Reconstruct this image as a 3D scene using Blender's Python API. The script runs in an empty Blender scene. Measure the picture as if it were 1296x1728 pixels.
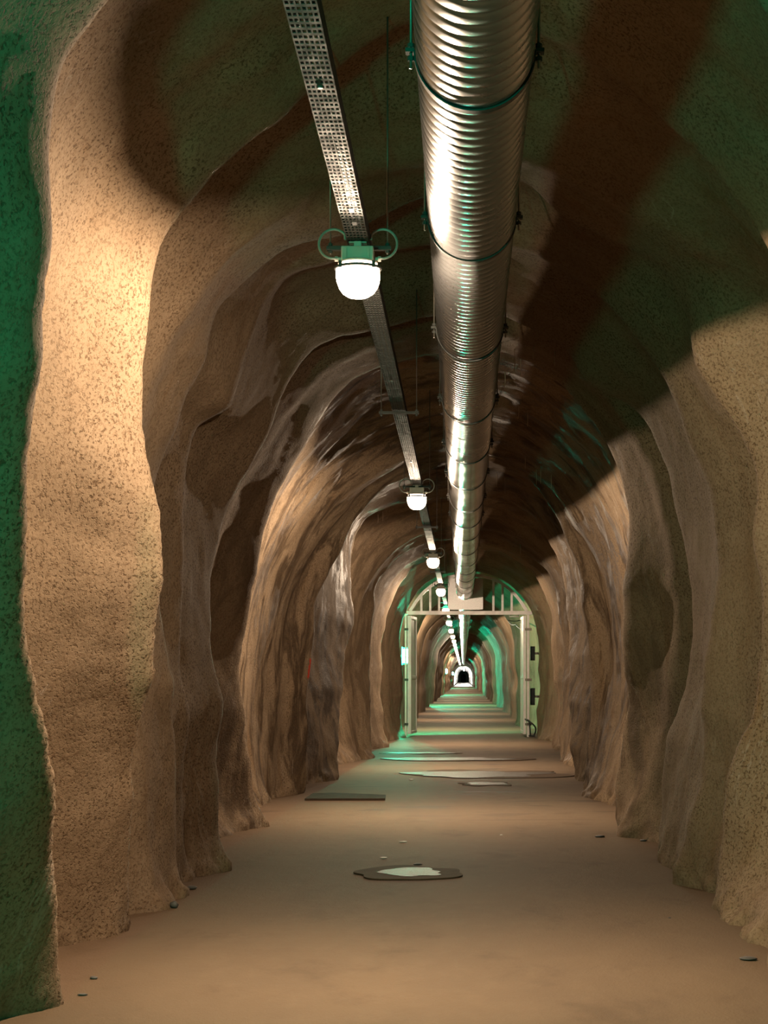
import bpy, bmesh, math, random
import numpy as np
from mathutils import Vector, noise

random.seed(7)
rng = np.random.RandomState(7)
C = bpy.context.scene.collection
S = bpy.context.scene

# ------------------------------------------------------------------ camera, world, exposure
W_PX, H_PX, F = 1296.0, 1728.0, 3000.0
K = F / 2500.0                    # distances along the tunnel were first measured for a 2500 px lens
GY = 31.0 * K                     # the gate stands here
VX, VY = 782.0, 1143.0            # where the tunnel axis meets the picture
CAM_H = 1.25
cam_d = bpy.data.cameras.new('camera')
cam = bpy.data.objects.new('camera', cam_d)
C.objects.link(cam)
cam.location = (0, 0, CAM_H)
cam.rotation_euler = (math.pi / 2, 0, 0)
cam_d.sensor_fit = 'AUTO'
cam_d.sensor_width = 36.0
cam_d.lens = F / H_PX * 36.0
cam_d.shift_x = -(VX - W_PX / 2) / H_PX
cam_d.shift_y = (VY - H_PX / 2) / H_PX
cam_d.clip_start = 0.05
cam_d.clip_end = 600
S.camera = cam

world = bpy.data.worlds.new('world')
S.world = world
world.use_nodes = True
world.node_tree.nodes['Background'].inputs[0].default_value = (0, 0, 0, 1)
world.node_tree.nodes['Background'].inputs[1].default_value = 0.0
S.view_settings.view_transform = 'Standard'
S.view_settings.look = 'None'
S.view_settings.exposure = 0.0
S.view_settings.gamma = 1.0
S.view_settings.use_curve_mapping = False
try:
    S.cycles.use_denoising = True
    S.cycles.sample_clamp_indirect = 6.0
    S.cycles.use_light_tree = True
    S.cycles.caustics_reflective = False
    S.cycles.caustics_refractive = False
except Exception:
    pass

LAMP_GLASS = 9.0         # the glow of the glass bowl itself
LAMP_AROUND = 430.0      # watts of the bulb inside the bowl; an added disc above it shades the vault
LAMP_DOWN = 62.0         # watts thrown down through the bottom of the bowl
LAMP_COL = (1.0, 0.76, 0.54)
GREEN_POWER = 7500.0
GREEN_NEAR = 1700.0
GREEN_COL = (0.008, 1.0, 0.55)
WHITE_POWER = 900.0


# ------------------------------------------------------------------ helpers
def tag(o, label=None, cat=None, group=None, kind=None):
    if label: o['label'] = label
    if cat: o['category'] = cat
    if group: o['group'] = group
    if kind: o['kind'] = kind
    return o


def empty(name, loc=(0, 0, 0), label=None, cat=None, group=None):
    o = bpy.data.objects.new(name, None)
    C.objects.link(o)
    o.location = loc
    o.empty_display_size = 0.1
    return tag(o, label, cat, group)


def link(name, me, mat=None, parent=None, smooth=True):
    o = bpy.data.objects.new(name, me)
    C.objects.link(o)
    if mat: me.materials.append(mat)
    if smooth:
        me.polygons.foreach_set('use_smooth', [True] * len(me.polygons))
    if parent: o.parent = parent
    return o


def from_bm(name, bm, mat=None, parent=None, smooth=False, auto=None):
    bmesh.ops.recalc_face_normals(bm, faces=bm.faces)
    me = bpy.data.meshes.new(name)
    bm.to_mesh(me)
    bm.free()
    if auto is not None:
        me.polygons.foreach_set('use_smooth', [True] * len(me.polygons))
        try:
            me.set_sharp_from_angle(angle=math.radians(auto))
        except Exception:
            pass
        return link(name, me, mat, parent, False)
    return link(name, me, mat, parent, smooth)


def add_box(bm, c, s, bevel=0.0, rot=None):
    r = bmesh.ops.create_cube(bm, size=1.0)
    vs = r['verts']
    for v in vs:
        v.co = Vector((v.co.x * s[0], v.co.y * s[1], v.co.z * s[2]))
    if bevel > 0:
        es = list({e for v in vs for e in v.link_edges})
        b = bmesh.ops.bevel(bm, geom=es, offset=bevel, segments=2, affect='EDGES', profile=0.6)
        vs = list({v for f in b['faces'] for v in f.verts} | {v for v in vs if v.is_valid})
    for v in vs:
        if rot is not None:
            v.co = rot @ v.co
        v.co += Vector(c)
    return vs


def add_tube(bm, pts, r, seg=8, cap=True):
    pts = [Vector(p) for p in pts]
    rings = []
    up0 = None
    for i, p in enumerate(pts):
        d = (pts[min(i + 1, len(pts) - 1)] - pts[max(i - 1, 0)]).normalized()
        if up0 is None:
            up0 = Vector((0, 0, 1)) if abs(d.z) < 0.9 else Vector((1, 0, 0))
        a = d.cross(up0)
        if a.length < 1e-5:
            a = d.cross(Vector((0, 1, 0)))
        a.normalize()
        b = a.cross(d).normalized()
        up0 = b
        rr = r[i] if isinstance(r, (list, tuple)) else r
        rings.append([bm.verts.new(p + (a * math.cos(t) + b * math.sin(t)) * rr)
                      for t in [2 * math.pi * k / seg for k in range(seg)]])
    for i in range(len(rings) - 1):
        for k in range(seg):
            bm.faces.new((rings[i][k], rings[i][(k + 1) % seg], rings[i + 1][(k + 1) % seg], rings[i + 1][k]))
    if cap:
        bm.faces.new(rings[0])
        bm.faces.new(rings[-1])


def add_lathe(bm, prof, seg=16, c=(0, 0, 0), phase=0.0, cap=True):
    rings = []
    for (r, z) in prof:
        rings.append([bm.verts.new((c[0] + r * math.cos(phase + 2 * math.pi * k / seg),
                                    c[1] + r * math.sin(phase + 2 * math.pi * k / seg), c[2] + z)) for k in range(seg)])
    for i in range(len(rings) - 1):
        for k in range(seg):
            bm.faces.new((rings[i][k], rings[i][(k + 1) % seg], rings[i + 1][(k + 1) % seg], rings[i + 1][k]))
    if cap:
        bm.faces.new(rings[0])
        bm.faces.new(rings[-1])


def grid_mesh(name, co, nrm=None):
    """co: (n,m,3) array -> quad grid mesh"""
    n, m = co.shape[:2]
    idx = np.arange(n * m).reshape(n, m)
    q = np.stack([idx[:-1, :-1], idx[1:, :-1], idx[1:, 1:], idx[:-1, 1:]], -1).reshape(-1, 4)
    me = bpy.data.meshes.new(name)
    me.vertices.add(n * m)
    me.vertices.foreach_set('co', co.reshape(-1).astype(np.float32))
    me.loops.add(len(q) * 4)
    me.loops.foreach_set('vertex_index', q.reshape(-1).astype(np.int32))
    me.polygons.add(len(q))
    me.polygons.foreach_set('loop_start', np.arange(0, len(q) * 4, 4, dtype=np.int32))
    me.polygons.foreach_set('loop_total', np.full(len(q), 4, dtype=np.int32))
    me.polygons.foreach_set('use_smooth', np.ones(len(q), dtype=bool))
    me.update(calc_edges=True)
    if nrm is not None:
        me.normals_split_custom_set_from_vertices(nrm.reshape(-1, 3).tolist())
    return me


# ------------------------------------------------------------------ materials
def new_mat(name):
    m = bpy.data.materials.new(name)
    m.use_nodes = True
    nt = m.node_tree
    b = nt.nodes['Principled BSDF']
    return m, nt, b


class NT:
    def __init__(self, nt): self.nt = nt
    def n(self, t, **k):
        nd = self.nt.nodes.new(t)
        for a, v in k.items(): setattr(nd, a, v)
        return nd
    def set(self, sock, v):
        if hasattr(v, 'links'): self.nt.links.new(v, sock)
        else: sock.default_value = v
    def coord(self): return self.n('ShaderNodeTexCoord').outputs['Object']
    def map(self, v, sc=(1, 1, 1), loc=(0, 0, 0), rot=(0, 0, 0)):
        nd = self.n('ShaderNodeMapping'); self.set(nd.inputs[0], v)
        nd.inputs['Scale'].default_value = sc; nd.inputs['Location'].default_value = loc
        nd.inputs['Rotation'].default_value = rot
        return nd.outputs[0]
    def noise(self, v, s, d=4, r=0.55, dist=0.0):
        nd = self.n('ShaderNodeTexNoise'); self.set(nd.inputs['Vector'], v)
        nd.inputs['Scale'].default_value = s; nd.inputs['Detail'].default_value = d
        nd.inputs['Roughness'].default_value = r; nd.inputs['Distortion'].default_value = dist
        return nd.outputs['Fac']
    def vor(self, v, s, feat='F1'):
        nd = self.n('ShaderNodeTexVoronoi', feature=feat); self.set(nd.inputs['Vector'], v)
        nd.inputs['Scale'].default_value = s
        return nd.outputs['Distance']
    def ramp(self, f, a, b, va=0.0, vb=1.0, smooth=True):
        nd = self.n('ShaderNodeMapRange', interpolation_type='SMOOTHSTEP' if smooth else 'LINEAR')
        self.set(nd.inputs['Value'], f)
        nd.inputs['From Min'].default_value = a; nd.inputs['From Max'].default_value = b
        nd.inputs['To Min'].default_value = va; nd.inputs['To Max'].default_value = vb
        return nd.outputs['Result']
    def mix(self, f, a, b, mode='MIX'):
        nd = self.n('ShaderNodeMix', data_type='RGBA', blend_type=mode)
        self.set(nd.inputs[0], f); self.set(nd.inputs[6], a); self.set(nd.inputs[7], b)
        return nd.outputs[2]
    def math(self, op, a, b=0.0):
        nd = self.n('ShaderNodeMath', operation=op); self.set(nd.inputs[0], a); self.set(nd.inputs[1], b)
        return nd.outputs[0]
    def bump(self, h, st, dist, normal=None):
        nd = self.n('ShaderNodeBump'); self.set(nd.inputs['Height'], h)
        nd.inputs['Strength'].default_value = st; nd.inputs['Distance'].default_value = dist
        if normal is not None: self.set(nd.inputs['Normal'], normal)
        return nd.outputs[0]
    def xyz(self, v):
        nd = self.n('ShaderNodeSeparateXYZ'); self.set(nd.inputs[0], v)
        return nd.outputs


def c4(r, g, b): return (r, g, b, 1.0)


def box_mask(T, X, lo, hi, soft):
    """soft box mask over the three object coordinates"""
    out = None
    for k in range(3):
        a = T.ramp(X[k], lo[k] - soft[k], lo[k] + soft[k])
        b = T.ramp(X[k], hi[k] - soft[k], hi[k] + soft[k], 1.0, 0.0)
        m = T.math('MULTIPLY', a, b)
        out = m if out is None else T.math('MULTIPLY', out, m)
    return out


def rock_material():
    m, nt, b = new_mat('shotcrete_rock')
    T = NT(nt)
    co = T.coord()
    X = T.xyz(co)
    big = T.noise(co, 0.55, 3, 0.5, 0.4)
    mid = T.noise(co, 2.2, 4, 0.6, 0.3)
    streak = T.noise(T.map(co, (2.6, 2.2, 0.4)), 1.6, 5, 0.66, 0.6)
    grain = T.noise(co, 62, 3, 0.7)
    pits = T.noise(T.map(co, (1, 0.7, 0.9)), 74, 3, 0.65)
    col = T.mix(T.ramp(big, 0.35, 0.66), c4(0.186, 0.133, 0.084), c4(0.161, 0.118, 0.077))
    col = T.mix(T.ramp(mid, 0.45, 0.75, 0, 0.55), col, c4(0.211, 0.155, 0.102))
    # rusty water stains running down the wall
    rust = T.math('MULTIPLY', T.ramp(streak, 0.5, 0.72), T.ramp(big, 0.38, 0.62, 0.1, 0.55))
    col = T.mix(rust, col, c4(0.130, 0.071, 0.028))
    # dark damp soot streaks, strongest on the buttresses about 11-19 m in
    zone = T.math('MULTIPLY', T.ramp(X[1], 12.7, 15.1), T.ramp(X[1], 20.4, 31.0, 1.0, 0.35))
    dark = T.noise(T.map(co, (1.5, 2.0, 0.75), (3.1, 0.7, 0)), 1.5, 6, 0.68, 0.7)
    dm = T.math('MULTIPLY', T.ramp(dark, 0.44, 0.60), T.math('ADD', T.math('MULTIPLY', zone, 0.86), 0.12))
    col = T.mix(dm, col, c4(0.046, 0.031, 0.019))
    # patchy darker brown towards the foot
    foot = T.math('MULTIPLY', T.ramp(X[2], 0.0, 0.55, 1.0, 0.0), T.ramp(T.noise(co, 3.5, 4, 0.6), 0.4, 0.65))
    col = T.mix(T.math('MULTIPLY', foot, 0.55), col, c4(0.105, 0.065, 0.034))
    # open pores
    spk = T.math('MULTIPLY', T.ramp(pits, 0.545, 0.61), T.ramp(T.noise(co, 1.3, 3, 0.6), 0.38, 0.60, 0.25, 1.0))
    col = T.mix(T.math('MULTIPLY', spk, 0.8), col, c4(0.053, 0.031, 0.015))
    col = T.mix(T.ramp(grain, 0.50, 0.64, 0, 0.62), col, c4(0.099, 0.062, 0.034))
    # pale lime veins
    vein = T.noise(T.map(co, (1.0, 1.8, 0.55), (0.4, 2.0, 1.0)), 1.1, 5, 0.62, 0.9)
    vm = T.math('MULTIPLY', T.ramp(T.math('ABSOLUTE', T.math('SUBTRACT', vein, 0.5)), 0.0, 0.006, 1.0, 0.0),
                T.ramp(T.noise(co, 0.9, 2), 0.52, 0.62))
    col = T.mix(T.math('MULTIPLY', vm, 0.3), col, c4(0.310, 0.273, 0.229))
    # a dash of red marking paint on the left wall and a grey-blue scrawl on the right wall
    red = T.math('MULTIPLY', box_mask(T, X, (-3.0, 19.22, 1.24), (-1.0, 19.3, 1.45), (0.01, 0.03, 0.02)),
                 T.ramp(T.noise(co, 11, 2), 0.42, 0.5))
    col = T.mix(red, col, c4(0.384, 0.037, 0.019))
    blu = T.math('MULTIPLY', box_mask(T, X, (0.8, 17.0, 2.15), (3.0, 18.6, 2.62), (0.01, 0.25, 0.08)),
                 T.ramp(T.math('ABSOLUTE', T.math('SUBTRACT', T.noise(co, 5, 2, 0.5, 1.5), 0.5)), 0.02, 0.05, 1.0, 0.0))
    col = T.mix(T.math('MULTIPLY', blu, 0.6), col, c4(0.074, 0.074, 0.081))
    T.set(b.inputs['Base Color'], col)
    wet = T.math('MULTIPLY', dm, T.ramp(mid, 0.35, 0.6))
    T.set(b.inputs['Roughness'], T.ramp(wet, 0.05, 0.6, 0.92, 0.6))
    b.inputs['Specular IOR Level'].default_value = 0.12
    h = T.math('ADD', T.math('MULTIPLY', grain, 0.45), T.math('MULTIPLY', T.ramp(pits, 0.5, 0.7, 1.0, 0.0), 0.75))
    n1 = T.bump(T.noise(co, 9, 5, 0.62), 0.25, 0.03)
    n2 = T.bump(h, 0.5, 0.008, n1)
    T.set(b.inputs['Normal'], n2)
    return m


def floor_material():
    m, nt, b = new_mat('dusty_concrete')
    T = NT(nt)
    co = T.coord()
    X = T.xyz(co)
    a = T.noise(T.map(co, (1, 0.45, 1)), 0.9, 4, 0.55, 0.3)
    f = T.noise(T.map(co, (1, 0.5, 1)), 7, 5, 0.65)
    g = T.noise(co, 90, 2, 0.7)
    col = T.mix(T.ramp(a, 0.35, 0.68), c4(0.115, 0.080, 0.050), c4(0.100, 0.070, 0.045))
    col = T.mix(T.ramp(f, 0.42, 0.75, 0, 0.5), col, c4(0.129, 0.091, 0.058))
    blot = T.noise(T.map(co, (0.8, 0.45, 1), (4, 1, 0)), 2.6, 5, 0.66, 0.3)
    col = T.mix(T.ramp(blot, 0.52, 0.72, 0, 0.45), col, c4(0.060, 0.040, 0.026))
    # darker brown along both walls
    ax = T.math('ABSOLUTE', X[0])
    col = T.mix(T.ramp(T.math('ADD', ax, T.math('MULTIPLY', f, 0.5)), 1.35, 1.9, 0, 0.4), col, c4(0.076, 0.045, 0.025))
    # damp stains, long across the tunnel, gathering from 13 m on
    st = T.noise(T.map(co, (0.55, 1.5, 1), (1.7, 0.3, 0)), 1.3, 4, 0.55, 0.4)
    zone = T.math('MULTIPLY', T.ramp(X[1], 13.8, 18.0), T.ramp(X[1], 29.0, 36.0, 1.0, 0.1))
    dm = T.math('MULTIPLY', T.ramp(st, 0.58, 0.63), zone)
    col = T.mix(T.math('MULTIPLY', dm, 0.62), col, c4(0.035, 0.021, 0.012))
    col = T.mix(T.ramp(g, 0.6, 0.8, 0, 0.25), col, c4(0.053, 0.035, 0.021))
    T.set(b.inputs['Base Color'], col)
    T.set(b.inputs['Roughness'], T.ramp(dm, 0, 1, 0.8, 0.7))
    b.inputs['Specular IOR Level'].default_value = 0.04
    h = T.math('ADD', f, T.math('MULTIPLY', g, 0.4))
    T.set(b.inputs['Normal'], T.bump(h, 0.5, 0.014))
    return m


def metal(name, col, rough, metallic=1.0, nscale=12, namt=0.25, bump=0.0):
    m, nt, b = new_mat(name)
    T = NT(nt)
    co = T.coord()
    n = T.noise(co, nscale, 4, 0.6)
    T.set(b.inputs['Base Color'], T.mix(T.ramp(n, 0.35, 0.7, 0, namt), c4(*col), c4(*[x * 0.5 for x in col])))
    T.set(b.inputs['Roughness'], T.ramp(n, 0.3, 0.7, rough * 0.85, min(1, rough * 1.2)))
    b.inputs['Metallic'].default_value = metallic
    if bump: T.set(b.inputs['Normal'], T.bump(T.noise(co, nscale * 4, 3), bump, 0.003))
    return m


def emitter(name, col, power):
    m, nt, b = new_mat(name)
    T = NT(nt)
    lw = T.n('ShaderNodeLayerWeight'); lw.inputs[0].default_value = 0.35
    b.inputs['Base Color'].default_value = (0.8, 0.8, 0.8, 1)
    b.inputs['Roughness'].default_value = 0.3
    b.inputs['Emission Color'].default_value = c4(*col)
    b.inputs['Emission Strength'].default_value = power
    nt.nodes.remove(lw)
    return m


M_ROCK = rock_material()
M_FLOOR = floor_material()
M_DUCT = metal('galvanised_duct', (0.19, 0.19, 0.19), 0.29, 0.82, 3, 0.2)
M_DUCT_SMOOTH = metal('smooth_galvanised_duct', (0.17, 0.17, 0.17), 0.2, 0.85, 1.5, 0.15)
M_BAND = metal('dark_steel_band', (0.03, 0.027, 0.025), 0.6, 0.4)
M_ROD = metal('threaded_rod', (0.16, 0.14, 0.12), 0.5, 0.8)
M_TRAY = metal('galvanised_tray', (0.062, 0.060, 0.056), 0.85, 0.0, 20, 0.3)
M_TRAY.node_tree.nodes['Principled BSDF'].inputs['Specular IOR Level'].default_value = 0.15
M_GEAR = metal('grey_green_housing', (0.46, 0.41, 0.35), 0.5, 0.0, 8, 0.2)
M_CABLE = metal('grey_cable', (0.27, 0.27, 0.24), 0.55, 0.0)
M_BLACK = metal('black_rubber', (0.015, 0.015, 0.015), 0.5, 0.0)
M_GATE = metal('pale_grey_paint', (0.60, 0.57, 0.55), 0.55, 0.1, 6, 0.25)
M_PLATE = metal('speckled_steel_plate', (0.52, 0.50, 0.49), 0.5, 0.3, 60, 0.35)


def lamp_glass():
    m, nt, b = new_mat('warm_lamp_glass')
    T = NT(nt)
    nt.nodes.remove(b)
    e = T.n('ShaderNodeEmission'); e.inputs[0].default_value = c4(*LAMP_COL); e.inputs[1].default_value = LAMP_GLASS
    t = T.n('ShaderNodeBsdfTransparent'); t.inputs[0].default_value = c4(0.96, 0.96, 0.96)
    mx = T.n('ShaderNodeAddShader')
    nt.links.new(e.outputs[0], mx.inputs[0]); nt.links.new(t.outputs[0], mx.inputs[1])
    nt.links.new(mx.outputs[0], nt.nodes['Material Output'].inputs[0])
    return m


M_LAMP = lamp_glass()
M_GREEN = emitter('green_lamp_glass', GREEN_COL, GREEN_POWER)
M_GREEN_NEAR = emitter('green_lamp_glass_near', GREEN_COL, GREEN_NEAR)  # same glass as the others, power lowered for the near lamp
M_WHITE = emitter('white_lamp_glass', (1.0, 0.97, 0.9), WHITE_POWER)
M_STONE = metal('dark_stone', (0.05, 0.045, 0.04), 0.7, 0.0, 14, 0.4, 0.4)
M_CHIP = metal('pale_stone', (0.62, 0.56, 0.5), 0.6, 0.0, 14, 0.3, 0.3)
M_STRAW = metal('pale_lime', (0.42, 0.33, 0.24), 0.5, 0.0, 14, 0.3)
M_DARKPLATE = metal('rust_brown_plate', (0.035, 0.023, 0.015), 0.95, 0.0, 12, 0.4, 0.3)
M_DARKPLATE.node_tree.nodes['Principled BSDF'].inputs['Specular IOR Level'].default_value = 0.03
M_LINING = metal('white_painted_lining', (0.74, 0.73, 0.71), 0.6, 0.0, 4, 0.2)


def puddle_material():
    m, nt, b = new_mat('shallow_water')
    T = NT(nt)
    co = T.coord()
    b.inputs['Base Color'].default_value = c4(0.035, 0.024, 0.016)
    b.inputs['Roughness'].default_value = 0.58
    b.inputs['Specular IOR Level'].default_value = 0.11
    T.set(b.inputs['Normal'], T.bump(T.noise(co, 48, 3, 0.6), 0.6, 0.02))
    return m


def damp_material():
    m, nt, b = new_mat('damp_concrete')
    T = NT(nt)
    co = T.coord()
    n = T.noise(co, 6, 4, 0.6)
    T.set(b.inputs['Base Color'], T.mix(n, c4(0.055, 0.037, 0.024), c4(0.085, 0.058, 0.038)))
    b.inputs['Roughness'].default_value = 0.85
    b.inputs['Specular IOR Level'].default_value = 0.02
    T.set(b.inputs['Normal'], T.bump(T.noise(co, 60, 3), 0.3, 0.008))
    return m


M_PUDDLE = puddle_material()
M_DAMP = damp_material()

# ------------------------------------------------------------------ the rock tunnel
# The bore is described about its axis (the line at camera height): at each ridge, where the bore
# pinches, the outline is given; between ridges the rock falls back by `rec` metres.
TH_R, TH_L = -46.0, 226.0
NT_COL = 260
TH = np.linspace(TH_L, TH_R, NT_COL)          # degrees, left foot -> crown -> right foot
P_PTS = [(-1.56, -1.75), (-1.52, -1.25), (-1.45, -0.5), (-1.43, 0.3), (-1.40, 0.8), (-1.24, 1.35), (-0.93, 1.83),
         (-0.5, 2.13), (0, 2.25), (0.5, 2.15), (0.97, 1.83), (1.29, 1.35), (1.44, 0.8), (1.46, 0.3), (1.47, -0.5),
         (1.50, -1.25), (1.52, -1.75)]


def polar(pts):
    t, r = [], []
    for x, z in pts:
        a = math.degrees(math.atan2(z, x))
        if a < -90: a += 360
        t.append(a); r.append(math.hypot(x, z))
    o = np.argsort(t)
    return np.interp(TH, np.array(t)[o], np.array(r)[o])


def smooth_col(a, k):
    if k <= 0: return a
    w = np.exp(-0.5 * (np.arange(-3 * k, 3 * k + 1) / k) ** 2); w /= w.sum()
    return np.convolve(np.pad(a, 3 * k, mode='edge'), w, mode='valid')


P0 = smooth_col(polar(P_PTS), 4)


def quad(yl, yc, yr):
    t = [218.0, 90.0, -38.0]
    L = lambda i, j, k: (TH - t[j]) * (TH - t[k]) / ((t[i] - t[j]) * (t[i] - t[k]))
    return yl * L(0, 1, 2) + yc * L(1, 0, 2) + yr * L(2, 0, 1)


RIDGES = []   # (Y per column, radius per column, recess left, recess crown, recess right after it)


def ridge(px, yl, yc, yr, rec, front=None):
    pts = [(x - VX, VY - y) for x, y in px]
    a, bq = pts[0], pts[-1]
    pts = [(a[0], a[1] * 1.5)] + pts + [(bq[0], bq[1] * 1.5)]
    Y = quad(yl, yc, yr) * K
    rr = smooth_col(polar(pts), 1) * Y / F
    if front:      # a hollow just before the ridge, so that its near face turns towards the entrance
        dist, fl, fc, fr = front
        RIDGES.append((Y - dist * K, smooth_col(rr, 14) + np.interp(TH, [-38, -14, 20, 70, 110, 160, 218], [fr * 0.1, fr * 0.7, fr, fc, fc, fl, fl]), (0.02, 0.02, 0.02)))
    RIDGES.append((Y, rr, rec))


def ridge_plain(y, sl, sc, sr, rec, wob=0.03):
    Y = np.full(NT_COL, y * K)
    s = np.interp(TH, [-38, 20, 90, 160, 218], [sr, sr, sc, sl, sl])
    w = sum(rng.uniform(-1, 1) * np.sin(np.radians(TH) * k + rng.uniform(0, 6.3)) for k in (2, 3, 5, 7, 11)) * wob / 2
    RIDGES.append((Y, P0 * s + w, rec))


ridge_plain(-8.0, 1.05, 1.05, 1.05, (0.1, 0.1, 0.1))
ridge_plain(-3.0, 1.1, 1.1, 1.08, (0.2, 0.15, 0.1))
ridge_plain(1.5, 1.12, 1.08, 1.1, (0.2, 0.12, 0.1))
ridge([(125, 1690), (130, 1500), (120, 1330), (100, 1250), (88, 1150), (76, 950), (84, 750), (92, 637), (98, 518),
       (110, 437), (112, 400), (108, 355), (112, 204), (140, 111), (185, 48), (215, 0), (300, -70), (450, -130), (650, -175),
       (782, -185), (950, -170), (1100, -110), (1230, -20), (1310, 110), (1390, 300), (1450, 600), (1480, 900),
       (1480, 1300), (1470, 1690)], 5.7, 4.1, 5.0, (0.14, 0.12, 0.03), (0.75, 0.62, 0.3, 0.05))
ridge([(244, 1565), (240, 1490), (247, 1400), (248, 1367), (252, 1326), (255, 1252), (268, 1193), (280, 1141), (282, 1085),
       (289, 1026), (295, 989), (293, 918), (287, 860), (270, 815), (261, 760), (255, 693), (255, 649), (259, 582),
       (266, 538), (264, 500), (274, 452), (289, 412), (311, 375), (333, 352), (370, 300), (415, 255), (478, 222),
       (517, 174), (571, 131), (633, 93), (696, 58), (790, 45), (880, 70), (960, 105), (1050, 160), (1150, 250),
       (1230, 350), (1300, 470), (1340, 620), (1370, 800), (1375, 1000), (1350, 1200), (1312, 1400), (1272, 1600)],
      7.4, 6.15, 6.9, (0.24, 0.12, 0.02), (0.75, 0.50, 0.12, 0.04))
ridge([(314, 1500), (314, 1478), (311, 1448), (313, 1411), (307, 1344), (303, 1252), (305, 1189), (305, 1152), (289, 1107),
       (270, 1000), (264, 880), (280, 786), (304, 741), (315, 700), (326, 664), (344, 634), (359, 612), (363, 567),
       (374, 534), (400, 497), (437, 467), (478, 434), (533, 417), (585, 405), (650, 370), (720, 340), (800, 315),
       (885, 322), (930, 370), (980, 400), (1050, 425), (1110, 460), (1150, 510), (1160, 560), (1158, 605), (1175, 640),
       (1210, 690), (1240, 740), (1260, 790), (1265, 850), (1258, 900), (1262, 950), (1263, 1050), (1260, 1140),
       (1250, 1200), (1225, 1250), (1208, 1310), (1207, 1370), (1210, 1420), (1205, 1460), (1205, 1525)],
      8.56, 7.9, 8.07, (0.08, 0.10, 0.14), (0.6, 0.0, 0.04, 0.75))
ridge([(330, 1490), (330, 1200), (325, 1000), (320, 850), (337, 727), (359, 710), (396, 690), (404, 667), (415, 627),
       (426, 590), (437, 553), (459, 512), (480, 480), (540, 455), (620, 440), (720, 425), (800, 420), (900, 440),
       (1000, 500), (1060, 560), (1110, 640), (1160, 760), (1190, 850), (1200, 950), (1195, 1050), (1186, 1108),
       (1173, 1200), (1172, 1312), (1146, 1386), (1144, 1441), (1146, 1504)], 9.1, 8.8, 8.95, (0.06, 0.10, 0.06))
ridge([(395, 1470), (383, 1326), (381, 1215), (381, 1174), (368, 1137), (363, 1085), (359, 1041), (363, 989), (376, 922),
       (392, 878), (415, 830), (437, 778), (459, 734), (474, 693), (492, 652), (515, 615), (541, 593), (578, 578),
       (618, 568), (655, 560), (720, 545), (790, 538), (853, 544), (890, 559), (927, 578), (960, 604), (975, 630),
       (994, 652), (1023, 674), (1053, 689), (1075, 715), (1094, 741), (1109, 770), (1123, 800), (1131, 837), (1138, 874),
       (1146, 918), (1153, 974), (1155, 1100), (1132, 1200), (1114, 1240), (1112, 1312), (1105, 1404), (1105, 1445)],
      9.6, 10.1, 10.3, (0.15, 0.14, 0.24))
ridge([(463, 1393), (440, 1350), (431, 1300), (424, 1200), (425, 1055), (440, 960), (455, 890), (480, 820), (520, 750),
       (560, 690), (600, 650), (640, 630), (700, 612), (780, 600), (850, 602), (900, 620), (950, 660), (1000, 720),
       (1035, 790), (1053, 860), (1057, 878), (1053, 918), (1047, 993), (1046, 1071), (1047, 1138), (1051, 1167),
       (1047, 1219), (1042, 1275), (1040, 1330), (1042, 1378), (1049, 1400)], 12.5, 11.4, 12.2, (0.16, 0.14, 0.22), (0.6, 0.25, 0.1, 0.3))
ridge([(515, 1337), (526, 1307), (528, 1252), (528, 1196), (530, 1159), (535, 1122), (537, 1085), (537, 1041), (544, 1007),
       (563, 978), (581, 944), (587, 918), (596, 889), (620, 857), (652, 828), (700, 808), (757, 788), (825, 780),
       (845, 788), (885, 808), (913, 844), (937, 881), (953, 921), (969, 957), (977, 1005), (979, 1027), (986, 1064),
       (988, 1108), (992, 1167), (988, 1219), (981, 1256), (979, 1293), (986, 1330)], 16.1, 16.2, 16.3, (0.26, 0.22, 0.26), (0.6, 0.26, 0.12, 0.2))
ridge([(578, 1315), (580, 1252), (578, 1196), (587, 1159), (589, 1107), (602, 1059), (600, 1030), (593, 974), (594, 941),
       (603, 905), (616, 881), (640, 865), (673, 852), (720, 845), (780, 842), (825, 844), (861, 850), (901, 877),
       (925, 915), (943, 955), (951, 990), (955, 1040), (953, 1108), (953, 1182), (955, 1256), (968, 1315)],
      18.2, 19.6, 18.2, (0.36, 0.28, 0.24))
ridge([(633, 1278), (631, 1233), (633, 1178), (631, 1107), (633, 1067), (637, 1030), (636, 1001), (648, 977), (672, 949),
       (700, 930), (745, 918), (809, 915), (849, 913), (861, 922), (893, 942), (921, 965), (937, 1000), (941, 1050),
       (941, 1150), (939, 1240), (946, 1285)], 23.1, 23.6, 22.3, (0.40, 0.28, 0.28), (0.7, 0.22, 0.12, 0.12))
ridge([(655, 1262), (650, 1200), (648, 1130), (652, 1060), (665, 1010), (695, 965), (740, 938), (790, 930), (850, 938),
       (895, 965), (920, 1010), (928, 1080), (930, 1150), (932, 1240), (935, 1260)], 26.8, 27.2, 26.5, (0.34, 0.24, 0.26), (0.8, 0.15, 0.1, 0.15))
ridge([(684, 1240), (684, 1171), (682.5, 1140), (681, 1122), (677, 1093), (679, 1058), (688, 1030), (700, 1008), (720, 985),  # left edge drawn towards the jamb to block green spill
       (745, 972), (790, 966), (830, 972), (862, 990), (885, 1015), (897, 1035), (903, 1060), (907, 1100), (905, 1130),
       (903, 1200), (905, 1240)], 30.8, 30.8, 30.8, (0.42, 0.42, 0.38), (0.8, 0.2, 0.12, 0.12))
ridge_plain(38.6, 0.91, 0.96, 0.91, (0.34, 0.28, 0.3), 0.04)
ridge_plain(45.5, 0.89, 0.95, 0.93, (0.38, 0.28, 0.34), 0.04)
yy = 54.0
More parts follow.
